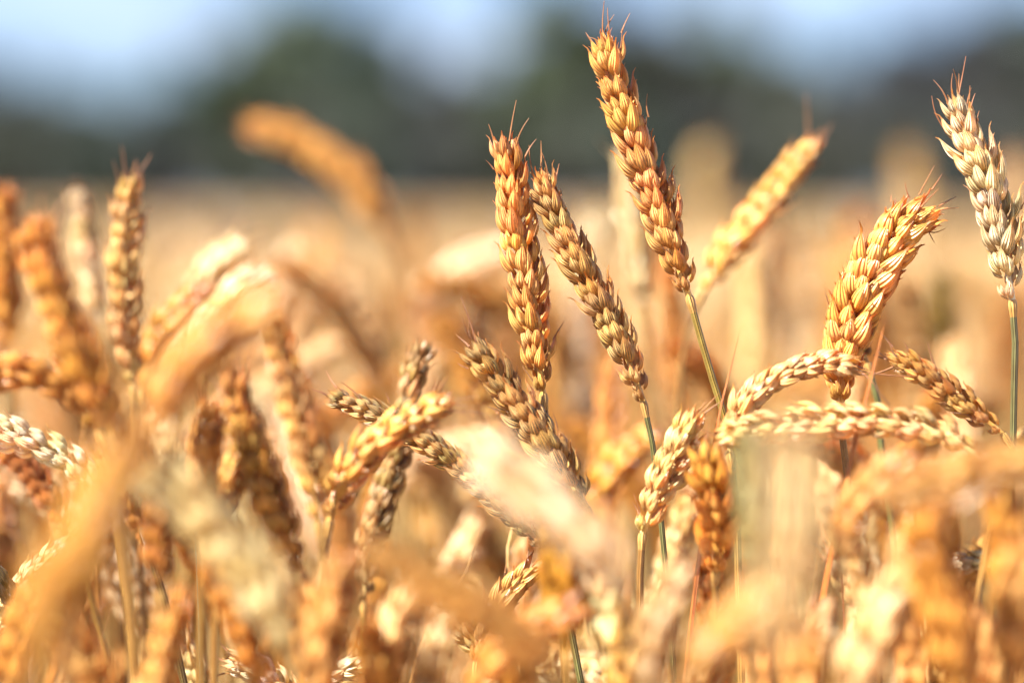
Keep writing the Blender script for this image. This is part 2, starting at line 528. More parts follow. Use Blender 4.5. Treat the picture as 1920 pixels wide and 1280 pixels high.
def wheat(pts, label, stem=None, d=1.0, w=80, phi=0.8, twist=0.5, col=GOLD, stemcol=STEM_GOLD, fine=True, awns=(), nawn=4,
          foot=None, group=None, seed=0, leaf=None, dense=1.0, stem_r=(1.7, 1.15), wmm=None, taper=.74, short=1.0):
    """pts: the ear from tip to base, stem: on downwards; (x, y) or (x, y, depth) on the photograph's line of sight"""
    R = random.Random(1000 + seed)
    def W(p, dd=d):
        return np.array(at(p[0], p[1], p[2] if len(p) > 2 else dd))
    E = [W(p) for p in pts][::-1]                     # base .. tip
    if wmm is None:
        wmm = w * d * SENS / LENS / 1920 * 1000 * (.95 if fine else 1.0)
    C, L = spline(E, 40)
    Sp = [E[0]] + [W(p) for p in (stem or [])]
    last, prev = Sp[-1], (Sp[-2] if len(Sp) > 1 else E[1])
    if foot is None:
        dirn = last - prev; dirn /= np.linalg.norm(dirn) + 1e-9
        fx = last[0] + np.clip(dirn[0] / max(.25, -dirn[2]), -.5, .5) * .10 if dirn[2] < 0 else last[0] + dirn[0] * .05
        foot = (fx + R.uniform(-.02, .02), last[1] + R.uniform(-.02, .04))
    ground = np.array([foot[0], foot[1], 0.0])
    mid = (last * .35 + ground * .65); mid[2] = last[2] * .45
    Sp += [mid, ground]
    SC, SL = spline(Sp[::-1], 60)
    root = bpy.data.objects.new('wheat_stalk', None)
    root.empty_display_size = 0.02
    COL.objects.link(root)
    root.location = ground
    tag(root, label, 'wheat', group)
    g = ground
    # stem and its joint
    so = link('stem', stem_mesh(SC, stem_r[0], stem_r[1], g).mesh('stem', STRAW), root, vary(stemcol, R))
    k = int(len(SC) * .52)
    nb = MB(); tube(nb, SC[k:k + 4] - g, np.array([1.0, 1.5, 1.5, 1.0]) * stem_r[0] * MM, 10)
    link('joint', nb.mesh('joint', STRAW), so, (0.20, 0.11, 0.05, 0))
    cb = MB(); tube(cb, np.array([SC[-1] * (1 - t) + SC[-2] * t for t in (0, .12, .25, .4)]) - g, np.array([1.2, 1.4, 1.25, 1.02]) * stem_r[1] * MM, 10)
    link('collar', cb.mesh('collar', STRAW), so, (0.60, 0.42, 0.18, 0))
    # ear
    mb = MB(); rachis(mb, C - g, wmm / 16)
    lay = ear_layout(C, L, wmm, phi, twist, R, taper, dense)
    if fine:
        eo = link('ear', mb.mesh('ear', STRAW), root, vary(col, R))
    tips = []
    for P, O, Y, Z, s, t in lay:
        i = R.randrange(NVAR if fine else 4)
        if fine:
            me, tp = SPK[i]
            o = link('spikelet', me, eo, vary(col, R, .12))
            M = Matrix(((O[0], Y[0], Z[0], 0), (O[1], Y[1], Z[1], 0), (O[2], Y[2], Z[2], 0), (0, 0, 0, 1)))
            M = Matrix.Translation(Vector(P - g)) @ M @ Matrix.Diagonal((s, s * R.choice((1, -1)), s * short * R.uniform(.92, 1.08), 1))
            o.matrix_local = M
        else:
            (v, f, uv), tp = SPK_LOW[i]
            B3 = np.stack([O, Y, Z], 1)
            mb.add((v * s) @ B3.T + (P - g), f, uv)
        B3 = np.stack([O, Y, Z], 1)
        for a, b in tp:
            tips.append((B3 @ (a * s) + P - g, B3 @ b, t, O))
    amb = MB()
    # beards: given ones, then a few at random near the tip
    k0 = 0
    for a in awns:
        p = [W(q) - g for q in a]
        Ca, _ = spline(p, 10)
        m1 = MB() if fine else mb
        tube(m1, Ca, np.linspace(.34, .09, 10) * MM, 6)
        if fine: link('awn', m1.mesh('awn', STRAW), eo, vary((0.66, 0.36, 0.17, 0), R))
    cand = [x for x in tips if x[2] > .84]
    R.shuffle(cand)
    for a, b, t, O in cand[:nawn]:
        L1 = R.uniform(4, 11) * MM * wmm / 16
        b = b / np.linalg.norm(b)
        Ca = awn_curve(a - b * .8 * MM, b, L1, O * R.uniform(-.1, .4) + np.array([R.uniform(-.1, .1)] * 3))
        m1 = MB() if fine else mb
        tube(m1, Ca, np.linspace(.34, .08, 9) * MM, 6)
        if fine: link('awn', m1.mesh('awn', STRAW), eo, vary((0.66, 0.36, 0.17, 0), R))
    cand = [x for x in tips if x[2] <= .84]
    R.shuffle(cand)
    if fine:
        for a, b, t, O in cand[:9]:
            b = b / np.linalg.norm(b)
            m1 = MB(); tube(m1, awn_curve(a - b * .8 * MM, b, R.choice((1.5, 2.5, 3.5, 6.5)) * R.uniform(.8, 1.2) * MM, O * R.uniform(-.3, .3)), np.linspace(.30, .06, 9) * MM, 6)
            link('awn', m1.mesh('awn', STRAW), eo, vary((0.66, 0.36, 0.17, 0), R))
    else:
        link('ear', mb.mesh('ear', HUSK), root, vary(col, R))
    if leaf:
        Cl, _ = spline([W(p) for p in leaf['pts']], 30)
        link('leaf', leaf_blade(Cl, leaf.get('w', 3.5) * MM, R, g, leaf.get('roll', .4)).mesh('leaf', STRAW), root, leaf.get('col', STEM_GOLD))
    return root

# ================================================================ the setting
def plane_grid(name, xs, ys, zf, mat):
    X, Y = np.meshgrid(xs, ys)
    V = np.stack([X, Y, zf(X, Y)], -1)
    mb = MB(); mb.grid(V, False)
    return link(name, mb.mesh(name, mat))

gxs = np.concatenate([-np.geomspace(1500, .4, 26), [0], np.geomspace(.4, 1500, 26)])
gys = np.concatenate([[-60, -20, -6, -2], np.linspace(-1, 12, 40), np.geomspace(14, 2500, 26)])
ground = plane_grid('ground', gxs, gys, lambda X, Y: -0.004 + 0.004 * np.sin(X * 9) * np.cos(Y * 7), SOIL)
tag(ground, kind='structure')

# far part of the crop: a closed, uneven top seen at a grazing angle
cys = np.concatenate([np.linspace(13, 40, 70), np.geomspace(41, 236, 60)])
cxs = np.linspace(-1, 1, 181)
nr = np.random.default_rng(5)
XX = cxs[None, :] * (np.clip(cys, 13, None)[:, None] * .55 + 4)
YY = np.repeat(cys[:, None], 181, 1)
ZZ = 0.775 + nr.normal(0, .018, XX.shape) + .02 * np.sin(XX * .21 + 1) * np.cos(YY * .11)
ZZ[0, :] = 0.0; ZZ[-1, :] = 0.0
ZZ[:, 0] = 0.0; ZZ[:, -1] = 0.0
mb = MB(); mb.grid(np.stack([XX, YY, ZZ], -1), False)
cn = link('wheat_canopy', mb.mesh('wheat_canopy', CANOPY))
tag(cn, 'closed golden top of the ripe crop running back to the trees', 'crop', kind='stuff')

# ================================================================ trees at the far side of the field
def tree(px, py, hw, tint, label, d=248.0, seed=0):
    R = np.random.default_rng(40 + seed)
    k = SENS / LENS / 1920
    base = at(px, 420, d); top = at(px, py - 80, d)
    H = top.z; Wd = hw * 1.12 * k * d
    root = bpy.data.objects.new('broadleaf_tree', None); COL.objects.link(root)
    root.location = (base.x, base.y, 0)
    tag(root, label, 'tree', 'trees along the far side of the field')
    tb = MB()
    zz = np.linspace(0, H * .72, 12)
    c = np.stack([.25 * np.sin(zz * .5 + seed), .25 * np.cos(zz * .6 + seed) - .25, zz], 1)
    tube(tb, c, np.linspace(.045 * H, .012 * H, 12), 10)
    for i in range(9):
        z0 = R.uniform(.25, .65) * H; a = R.uniform(0, 2 * np.pi)
        p0 = np.array([np.interp(z0, zz, c[:, 0]), np.interp(z0, zz, c[:, 1]), z0])
        e = p0 + np.array([math.cos(a) * Wd * .65, math.sin(a) * Wd * .5, R.uniform(.12, .3) * H])
        Cb, _ = spline([p0, (p0 + e) / 2 + np.array([0, 0, .03 * H]), e], 8)
        tube(tb, Cb, np.linspace(.014 * H, .004 * H, 8), 6)
    link('trunk', tb.mesh('trunk', BARK), root)
    # crown: leaf-sized faces gathered in clumps through an uneven volume
    n = 7000
    nc = 70
    u = R.normal(size=(nc, 3)); u /= np.linalg.norm(u, axis=1)[:, None]
    rr = R.uniform(.35, .95, nc)[:, None]
    cc = u * rr * np.array([Wd * .95, Wd * .8, H * .46]) + np.array([0, 0, H * .53])
    cc[:, 2] = np.clip(cc[:, 2], H * .07, H * .93)
    size = R.uniform(.13, .26, nc) * Wd
    w = R.integers(0, nc, n)
    q = R.normal(size=(n, 3)); q /= np.linalg.norm(q, axis=1)[:, None]
    P = cc[w] + q * (R.uniform(.5, 1, n)[:, None] ** .5) * size[w][:, None]
    P[:, 2] = np.clip(P[:, 2], .3, H)
    a = R.normal(size=(n, 3)); a /= np.linalg.norm(a, axis=1)[:, None]
    b = np.cross(a, q); b /= np.linalg.norm(b, axis=1)[:, None] + 1e-9
    s = R.uniform(.30, .62, n)[:, None] * (H / 10) ** .5
    V = np.stack([P - a * s, P - b * s * .7, P + a * s, P + b * s * .7], 1).reshape(-1, 3)
    F = np.arange(n * 4).reshape(-1, 4)
    cb = MB(); cb.add(V, F, np.zeros((n * 4, 2)))
    link('crown', cb.mesh('crown', LEAVES), root, (*tint, 1))

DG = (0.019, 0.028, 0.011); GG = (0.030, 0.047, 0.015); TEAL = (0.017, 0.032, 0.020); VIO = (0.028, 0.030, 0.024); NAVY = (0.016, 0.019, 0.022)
TREES = [
    (-60, 190, 110, NAVY, 'dark low tree at the left edge of the field line'),
    (60, 195, 95, DG, 'dark blurred tree at far left behind the orange ears'),
    (170, 225, 75, DG, 'lowest dark green tree beside the dip in the tree line'),
    (300, 210, 80, TEAL, 'teal tinted tree rising right of the dip in the tree line'),
    (410, 130, 105, GG, 'green tree on the left shoulder of the rounded tree mass'),
    (550, 40, 150, GG, 'tall rounded green tree behind the drooping blurred ear'),
    (690, 95, 110, TEAL, 'dull green tree on the right shoulder of the rounded mass'),
    (820, 170, 95, VIO, 'low greyish tree in the saddle between the two tall masses'),
    (930, 160, 80, GG, 'green tree behind the two leaning sharp ears'),
    (1050, 0, 120, GG, 'tallest tree rising left of the tallest sharp ear'),
    (1190, 65, 105, VIO, 'grey green tree right behind the tallest sharp ear'),
    (1330, 50, 125, GG, 'broad olive green tree right of the tallest sharp ear'),
    (1450, 118, 90, DG, 'dark tree behind the slanting blurred ear'),
    (1570, 185, 85, VIO, 'low purplish tree in the dip above the bent ears'),
    (1690, 95, 95, NAVY, 'dark bluish tree between the bent ear and the pale ear'),
    (1815, 50, 105, NAVY, 'near black tree behind the pale bearded ear'),
    (1950, 30, 120, TEAL, 'tall dark tree cut by the right edge'),
    (480, 235, 90, DG, 'dark lower tree at the foot of the rounded green mass'),
    (1270, 170, 110, VIO, 'dark undergrown tree at the foot of the right tree mass'),
    (1760, 190, 100, NAVY, 'short black green tree low on the right of the tree line'),
]
for i, (px, py, hw, c, lab) in enumerate(TREES):
    tree(px, py, hw, c, lab, 248 + (i % 3) * 6, i)
for i, px in enumerate(range(-60, 2060, 128)):
    tree(px, 338 - 14 * (i % 3), 88, (DG, VIO, TEAL, NAVY)[i % 4], 'one of the low dark bushes in the unbroken hedge at the foot of the trees', 238 + (i % 2), 90 + i)
for i, (px, py, hw) in enumerate([(230, 320, 120), (640, 262, 150), (880, 262, 120), (1120, 240, 140), (1500, 250, 130), (20, 285, 110), (1900, 225, 110)]):
    # bushes standing in front of the trunks
    o = tree(px, py, hw, DG if i % 2 else VIO, ['low bush in the dip of the tree line', 'wide bush under the rounded green mass', 'bush in the saddle of the tree line',
             'bush behind the stem side of the tallest ear', 'bush under the dip right of the slanting ear', 'bush at the left end of the tree line', 'dark bush at the right end of the tree line'][i], 243, 60 + i)

# ================================================================ the ears one can tell apart
exec_heroes = True
SHARP = None
wheat([(1128, 62), (1150, 150), (1188, 260), (1232, 380), (1262, 470), (1292, 555)],
      'tallest sharp golden wheat ear, towering against the dark trees', stem=[(1303, 595), (1330, 690), (1358, 780), (1395, 885), (1425, 1000)],
      w=92, phi=0.75, twist=.5, col=GOLD, stemcol=STEM_OLIVE, seed=1, nawn=3,
      awns=[[(1131, 75), (1130, 40), (1133, 2)], [(1148, 85), (1142, 55), (1139, 15)], [(1160, 105), (1165, 80), (1166, 55)], [(1216, 220), (1212, 195), (1214, 176)], [(1125, 80), (1114, 73), (1104, 70)]])
wheat([(942, 258), (958, 330), (972, 440), (992, 560), (1006, 650), (1018, 738)],
      'sharp upright golden ear, left one of the leaning pair', stem=[(1024, 790), (1034, 900)], w=86, phi=1.0, twist=-.4, col=GOLD, seed=2,
      awns=[[(955, 265), (960, 230), (968, 188)], [(927, 272), (922, 250), (916, 233)], [(972, 285), (972, 270), (970, 258)]])
wheat([(1008, 322), (1045, 410), (1096, 510), (1145, 605), (1182, 685), (1206, 752)],
      'sharp golden ear leaning left, right one of the leaning pair', stem=[(1216, 790), (1226, 850), (1236, 940)], w=80, phi=0.9, twist=.3, col=(0.88, .65, .31, .8), stemcol=STEM_GREEN, seed=3,
      awns=[[(1000, 330), (994, 300), (992, 272)], [(1028, 345), (1024, 310), (1015, 284)]], stem_r=(1.5, .95))
wheat([(1750, 390), (1695, 425), (1640, 500), (1602, 590), (1580, 680), (1576, 752)],
      'thick sharp golden ear bowing to the right, stacked with plump grains', stem=[(1578, 800), (1590, 900)], w=126, phi=1.3, twist=.2, col=(.86, .56, .20, .2), seed=4, dense=1.75, taper=.85, short=.84,
      awns=[[(1745, 400), (1770, 392), (1798, 390)], [(1725, 425), (1750, 436), (1773, 428)], [(1733, 415), (1742, 436), (1752, 455)], [(1706, 372), (1700, 358), (1697, 342)]])
wheat([(1690, 450, 1.03), (1645, 525, 1.03), (1615, 610, 1.03), (1626, 680, 1.03)],
      'ear hidden behind the thick bowing ear, on a dark green stem', stem=[(1637, 700), (1648, 800), (1662, 900), (1680, 1040)], d=1.03, w=44, phi=.5, col=GRGOLD, stemcol=STEM_GREEN, seed=5, nawn=1)
wheat([(892, 645), (935, 712), (985, 778), (1028, 838), (1066, 895), (1100, 950)],
      'sharp ear with dark green striped husks, just above the white blurred ear', stem=[(1120, 1010), (1130, 1100)], d=.99, w=86, phi=.7, col=(.84, .64, .31, 1.6), stemcol=STEM_GREEN, seed=6,
      awns=[[(895, 650), (884, 612), (864, 556)], [(890, 645), (878, 615), (880, 600)], [(900, 690), (880, 680), (860, 668)]])
wheat([(1602, 690), (1545, 680), (1480, 698), (1420, 735), (1385, 785), (1368, 845)],
      'sharp golden ear arching over to the right across the thick ear', stem=[(1372, 880), (1380, 960), (1384, 1080)], d=.985, w=70, phi=1.2, twist=.5, col=(.92, .72, .38, .15), seed=7, taper=.85, nawn=2,
      awns=[[(1600, 692), (1640, 700), (1720, 705)]])
wheat([(1345, 822), (1440, 803), (1550, 790), (1680, 792), (1780, 818), (1842, 862)],
      'pale ear lying level with its husks pointing left, below the thick bowing ear', stem=[(1868, 920), (1850, 1020), (1830, 1150)], d=.965, w=82, phi=.4, twist=.4, col=(.95, .80, .46, .2), seed=8, nawn=3, dense=.85,
      awns=[[(1350, 820), (1320, 808), (1290, 790)]])
wheat([(1678, 672), (1730, 700), (1790, 742), (1845, 785), (1880, 812)],
      'reddish sharp ear pointing up left beside the bowed ears', stem=[(1915, 860), (1935, 960)], d=0.99, w=66, phi=.6, col=(.90, .65, .28, .1), seed=9, nawn=4,
      awns=[[(1680, 675), (1672, 655), (1665, 640)], [(1680, 685), (1640, 700), (1590, 702)]])
wheat([(1788, 185), (1818, 262), (1855, 350), (1878, 440), (1888, 500), (1898, 562)],
      'sharp whitish bearded ear standing high at the right edge', stem=[(1903, 610), (1902, 700), (1899, 850), (1893, 1000), (1888, 1160)], w=92, phi=.5, twist=.6, col=(.94, .85, .58, .9), stemcol=STEM_GREEN, seed=10,
      awns=[[(1795, 190), (1803, 150), (1811, 106)], [(1778, 196), (1768, 172), (1750, 150)], [(1770, 240), (1755, 215), (1747, 180)], [(1787, 188), (1784, 160), (1786, 138)], [(1812, 218), (1814, 190), (1821, 165)], [(1828, 240), (1832, 222), (1836, 208)]])
wheat([(1532, 262), (1480, 325), (1425, 395), (1370, 465), (1318, 545)],
      'soft orange ear slanting up right, behind the stem of the tallest ear', stem=[(1290, 610), (1275, 720), (1268, 900)], d=1.13, w=76, phi=.9, col=(.87, .61, .25, .1), seed=11,
      awns=[[(1516, 262), (1514, 220), (1512, 175)], [(1540, 265), (1552, 245), (1560, 230)]])
wheat([(243, 335), (236, 440), (234, 540), (240, 640), (250, 725)],
      'upright golden ear with white lit husks near the left, slightly soft', stem=[(255, 800), (262, 950)], d=1.085, w=78, phi=.3, twist=.5, col=(.90, .70, .34, .8), seed=12,
      awns=[[(238, 340), (232, 305), (228, 272)], [(255, 345), (256, 320), (252, 300)]])
wheat([(62, 415), (92, 520), (135, 640), (180, 740), (205, 810)],
      'deep orange ear leaning left, left of the upright soft ear', stem=[(225, 900), (240, 1050)], d=.885, w=100, phi=.6, col=ORANGE, seed=13)
wheat([(150, 368), (158, 440), (172, 520), (190, 610)],
      'small blurred ear with a bright white tip at the left', stem=[(200, 700), (205, 900)], d=1.2, w=62, phi=.6, col=WHITE, seed=14)
wheat([(5, 365), (8, 460), (14, 560), (20, 660)],
      'blurred orange ear cut by the left edge, pointing straight up', stem=[(25, 780)], d=1.2, w=85, phi=.6, col=ORANGE, seed=15, fine=False)
wheat([(462, 236), (530, 255), (610, 300), (680, 360), (730, 440)],
      'large blurred orange ear drooping left against the far trees', stem=[(755, 500), (785, 590), (810, 720), (825, 860)], d=1.44, w=76, phi=.8, col=(.84, .58, .24, .1), seed=16, fine=False, dense=1.7)
wheat([(1172, 285), (1182, 370), (1198, 470), (1212, 580)],
      'blurred whitish ear standing just behind the tallest ear', stem=[(1218, 700), (1222, 900)], d=1.2, w=66, phi=.8, col=WHITE, seed=17, fine=False)
wheat([(516, 600), (538, 690), (562, 790), (582, 880), (598, 975)],
      'golden ear with a row of white spots, left of the bowed ear', stem=[(606, 1050), (612, 1200)], d=.915, w=84, phi=.35, twist=.2, col=(.90, .67, .32, .2), seed=18)
wheat([(432, 690), (455, 790), (490, 890), (530, 990), (568, 1075)],
      'brownish ear slanting behind the white spotted ear', stem=[(590, 1150)], d=.93, w=90, phi=.8, col=(.78, .52, .19, .3), seed=19)
wheat([(525, 560), (455, 600), (380, 660), (315, 740), (270, 830)],
      'big blurred amber ear arching right in front, over the left cluster', stem=[(235, 930), (185, 1060)], d=0.79, w=120, phi=.7, col=(.80, .55, .20, .1), seed=20, fine=False)
wheat([(835, 752), (775, 785), (705, 832), (650, 890), (618, 975)],
      'bowed golden ear with a row of shining white grains in the middle', stem=[(608, 1040), (604, 1180)], d=.955, w=88, phi=.9, twist=.3, col=(.90, .64, .27, .1), seed=21, taper=.85,
      awns=[[(835, 755), (865, 748), (900, 742)], [(835, 770), (865, 772), (885, 785)]])
wheat([(792, 640), (770, 730), (752, 830), (722, 930), (694, 1020), (682, 1130)],
      'soft ear rising behind the bowed shining ear, greenish at its foot', stem=[(684, 1180), (688, 1280)], d=1.05, w=70, phi=.4, col=(.66, .50, .26, .6), stemcol=STEM_OLIVE, seed=22)
wheat([(612, 742), (680, 766), (750, 800), (830, 850), (900, 905), (965, 965), (1018, 1025)],
      'sharp slender greenish ear lying across behind the bowed ear', stem=[(1050, 1090), (1070, 1180)], d=1.0, w=64, phi=.9, col=(.84, .64, .31, 1.5), stemcol=STEM_GREEN, seed=23, nawn=2,
      awns=[[(616, 742), (600, 735), (582, 728)], [(690, 765), (668, 738), (640, 716)]])
wheat([(905, 852), (975, 905), (1055, 965), (1120, 1030), (1170, 1110)],
      'large white blurred ear slanting down right in front of the green striped ear', stem=[(1190, 1200)], d=0.77, w=130, phi=.8, col=(.96, .90, .68, .1), seed=24, fine=False)
wheat([(1298, 785), (1268, 850), (1232, 925), (1205, 1000)],
      'ear with a bright cream left flank, left of the orange drooping ear', stem=[(1200, 1080), (1200, 1200)], d=0.985, w=82, phi=.35, col=(.90, .72, .38, .2), seed=25)
wheat([(1322, 862, .955), (1340, 930, .955), (1345, 1000, .96), (1342, 1070, .965)],
      'plump burnt orange ear standing short with a split stem', stem=[(1342, 1110, .97), (1336, 1200, .97)], d=0.95, w=108, phi=1.3, col=(.88, .56, .18, .1), seed=26, dense=1.2, taper=.9)
wheat([(1300, 880, 1.1), (1290, 960, 1.1), (1262, 1050, 1.1), (1240, 1120, 1.1)],
      'pale ear tucked behind the orange plump ear', stem=[(1235, 1200, 1.1)], d=1.1, w=70, col=PALE, seed=27)
wheat([(888, 985), (868, 1040), (842, 1100), (825, 1160)],
      'small blurred white ear under the slender greenish ear', stem=[(815, 1240)], d=1.16, w=72, phi=.8, col=WHITE, seed=28, fine=False)
wheat([(705, 1040), (800, 1088), (890, 1140), (980, 1200), (1060, 1290)],
      'blurred orange ear slanting across the bottom middle', stem=[(1100, 1400)], d=0.76, w=118, phi=.8, col=(.82, .56, .23, .1), seed=29, fine=False)
wheat([(280, 895), (350, 945), (425, 1020), (490, 1110), (550, 1220)],
      'large cream blurred ear slanting down right at the lower left', stem=[(590, 1330)], d=0.8, w=136, phi=.8, col=(.97, .88, .58, .1), seed=30, fine=False)
wheat([(-90, 785), (-20, 800), (60, 832), (135, 870), (190, 925)],
      'sharp chalk white ear coming in from the left edge', stem=[(215, 985), (232, 1100)], d=1.02, w=80, phi=0.3, twist=.4, col=CHALK, seed=31)
wheat([(-90, 715), (-10, 700), (70, 700), (135, 735), (185, 805)],
      'orange ear arching in from the left edge above the chalk white one', stem=[(210, 880), (225, 1000)], d=.93, w=92, phi=1.1, col=ORANGE, seed=32)
wheat([(20, 850), (62, 890), (100, 940), (135, 1010)],
      'reddish tan ear crossing below the chalk white ear', stem=[(160, 1090)], d=1.06, w=64, phi=.5, col=RUST, seed=33)
wheat([(130, 1018), (95, 1050), (50, 1095), (10, 1150), (-20, 1220)],
      'pale open husked ear pointing up right at the lower left edge', stem=[(-30, 1290)], d=1.01, w=62, phi=.3, col=GREENWHITE, seed=34)
wheat([(-40, 1080), (5, 1105), (25, 1135)],
      'dark tipped ear end poking in at the left edge near the bottom', stem=[(40, 1200), (48, 1290)], d=1.0, w=62, wmm=11, phi=.3, col=(.3, .2, .09, 1), seed=35)
wheat([(190, 860, 1.05), (215, 900, 1.05), (245, 950, 1.05), (272, 1015, 1.05)],
      'ear hidden by the amber blur, on a stout sharp green stem', stem=[(283, 1040, 1.0), (310, 1130, 1.0), (345, 1280, 1.0)], d=.98, w=60, col=GOLD, stemcol=(.17, .15, .06, .6), seed=36, stem_r=(1.7, 1.25))
wheat([(322, 1190), (350, 1230), (378, 1290), (392, 1350)],
      'small sharp white ear at the bottom by the stout green stem', stem=[(395, 1420)], d=1.03, w=70, phi=.6, col=WHITE, seed=37)
wheat([(440, 1245), (495, 1262), (545, 1300), (570, 1350)],
      'white ear tip peeking out at the bottom under the cream ear', stem=[(575, 1420)], d=1.01, w=66, phi=.6, col=WHITE, seed=38)
wheat([(700, 1248), (640, 1255), (590, 1285), (565, 1340)],
      'pale ear bowing right at the bottom, below the greenish footed ear', stem=[(560, 1420)], d=1.0, w=60, phi=1.2, col=WHITE, seed=39)
wheat([(1000, 1068), (955, 1110), (920, 1165), (895, 1240)],
      'golden ear with a few bright grains showing between two bottom blurs', stem=[(885, 1330)], d=1.0, w=76, phi=1.1, col=(.72, .5, .22, .1), seed=40)
wheat([(838, 1130), (880, 1185), (925, 1235), (960, 1300)],
      'pale sharp ear low down beneath the orange bottom blur', stem=[(985, 1380)], d=1.01, w=70, phi=.6, col=PALE, seed=41)
wheat([(1040, 1010), (1050, 1070), (1060, 1140), (1065, 1220)],
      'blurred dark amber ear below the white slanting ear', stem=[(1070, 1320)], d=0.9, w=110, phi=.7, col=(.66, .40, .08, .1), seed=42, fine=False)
wheat([(1118, 1060), (1135, 1120), (1150, 1190), (1150, 1270)],
      'greenish white loose husked ear low in the middle', stem=[(1150, 1380)], d=.9, w=110, phi=.4, col=GREENWHITE, seed=43)
wheat([(1490, 800), (1492, 900), (1484, 1010), (1470, 1120), (1452, 1240)],
      'broad peach coloured blur of an ear very near, standing upright', stem=[(1436, 1300)], d=0.6, w=112, phi=.7, col=(.92, .78, .50, .1), seed=44, fine=False)
wheat([(1660, 925), (1740, 905), (1830, 885), (1930, 862), (2010, 850)],
      'blurred tan ear lying level near the right edge', stem=[(2080, 900), (2120, 1000)], d=0.8, w=110, phi=1.0, col=(.78, .54, .22, .1), seed=45, fine=False)
wheat([(1735, 960), (1752, 1060), (1770, 1150), (1790, 1240), (1800, 1330)],
      'blurred burnt orange ear standing at the lower right', stem=[(1805, 1420)], d=0.83, w=130, phi=.7, col=(.80, .51, .15, .1), seed=46, fine=False)
wheat([(1725, 1010), (1690, 1090), (1650, 1170), (1610, 1260), (1580, 1340)],
      'blurred cream ear slanting up right at the lower right', stem=[(1570, 1420)], d=0.84, w=120, phi=.7, col=PALE, seed=47, fine=False)
wheat([(1912, 1040), (1905, 1120), (1900, 1200), (1895, 1300)],
      'blurred golden ear in the bottom right corner', stem=[(1895, 1400)], d=0.85, w=110, phi=.7, col=GOLD, seed=48, fine=False)
wheat([(1800, 1055), (1850, 1048), (1920, 1052), (1985, 1075)],
      'yellow green ear tip pointing left behind the dark right stem', stem=[(2020, 1150)], d=1.03, w=58, phi=.8, col=GREENWHITE, seed=49, nawn=2)
wheat([(1560, 1035), (1590, 1085), (1620, 1135), (1640, 1200)],
      'small sharp tan ear low behind a reddish blade', stem=[(1648, 1290)], d=1.04, w=74, phi=.6, col=PALE, seed=50)
wheat([(1215, 820), (1170, 860), (1130, 905), (1100, 965)],
      'soft orange ear behind the stem of the right leaning ear', stem=[(1090, 1080)], d=1.14, w=86, phi=.9, col=ORANGE, seed=51)
wheat([(505, 520), (450, 545), (400, 600), (375, 690)],
      'soft pale ear bending right above the big amber blur', stem=[(368, 800)], d=1.16, w=78, phi=.9, col=WHITE, seed=52)
wheat([(445, 460), (400, 510), (365, 575), (345, 660)],
      'fuzzy cream ear leaning right behind the left cluster', stem=[(335, 800)], d=1.2, w=72, phi=.6, col=WHITE, seed=53, fine=False)
wheat([(380, 545), (330, 590), (290, 650), (270, 730)],
      'burnt orange soft ear right beside the upright soft ear', stem=[(262, 850)], d=1.13, w=78, phi=.9, col=ORANGE, seed=54)
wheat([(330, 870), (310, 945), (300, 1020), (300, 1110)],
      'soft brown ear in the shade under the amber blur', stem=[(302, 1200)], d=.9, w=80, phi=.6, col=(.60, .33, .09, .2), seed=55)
wheat([(240, 830), (195, 930), (145, 1040), (95, 1150), (50, 1270)],
      'huge orange blur of a very near ear across the lower left', stem=[(30, 1360)], d=0.69, w=146, phi=.7, col=(.80, .51, .15, .1), seed=56, fine=False)
wheat([(1440, 1120), (1380, 1170), (1320, 1230), (1270, 1310)],
      'blurred orange tan ear at the bottom right of centre', stem=[(1250, 1400)], d=0.78, w=120, phi=.7, col=GOLD, seed=57, fine=False)
wheat([(1400, 830), (1408, 920), (1410, 1010), (1408, 1100)],
      'blurred pale green ear between the orange ear and the peach blur', stem=[(1408, 1200)], d=0.86, w=75, phi=.7, col=(.55, .50, .27, .5), seed=58, fine=False)

FARISH = [
    ([(1325, 275), (1322, 340), (1330, 410), (1340, 470)], 2.25, 58, PALE, 'round pale blur of an ear tip above the field, right of the tallest ear'),
    ([(1698, 285), (1712, 340), (1722, 400), (1728, 460)], 2.3, 58, PALE, 'tall faint blurred ear left of the whitish bearded ear'),
    ([(1900, 300), (1905, 370), (1915, 440), (1925, 500)], 1.7, 60, PALE, 'faint blurred ear at the right edge behind the whitish bearded ear'),
    ([(1120, 395), (1100, 450), (1090, 520), (1088, 600)], 1.5, 66, WHITE, 'white blurred ear between the leaning pair and the tallest ear'),
    ([(960, 470), (880, 500), (815, 550), (775, 630)], 1.5, 70, WHITE, 'cream blurred ear bending right, left of the leaning pair'),
    ([(1430, 460), (1440, 530), (1448, 600), (1452, 670)], 1.5, 66, PALE, 'pale blurred ear left of the thick bowing ear'),
    ([(1770, 520), (1765, 590), (1762, 660), (1764, 730)], 1.4, 66, (.42, .30, .08, .3), 'dark olive blurred ear right of the thick bowing ear'),
    ([(610, 520), (660, 560), (695, 620), (710, 690)], 1.4, 66, PALE, 'pale blurred ear leaning left above the slender greenish ear'),
    ([(830, 600), (860, 650), (880, 720), (885, 790)], 1.3, 72, ORANGE, 'blurred orange ear left of the green striped ear'),
    ([(560, 470), (530, 530), (515, 600), (510, 670)], 1.5, 66, WHITE, 'faint white blurred ear above the white spotted ear'),
]
for i, (p, dd, ww, c, lab) in enumerate(FARISH):
    wheat(p, lab, d=dd, w=ww, phi=.4 + .2 * (i % 4), col=c, seed=120 + i, fine=False)
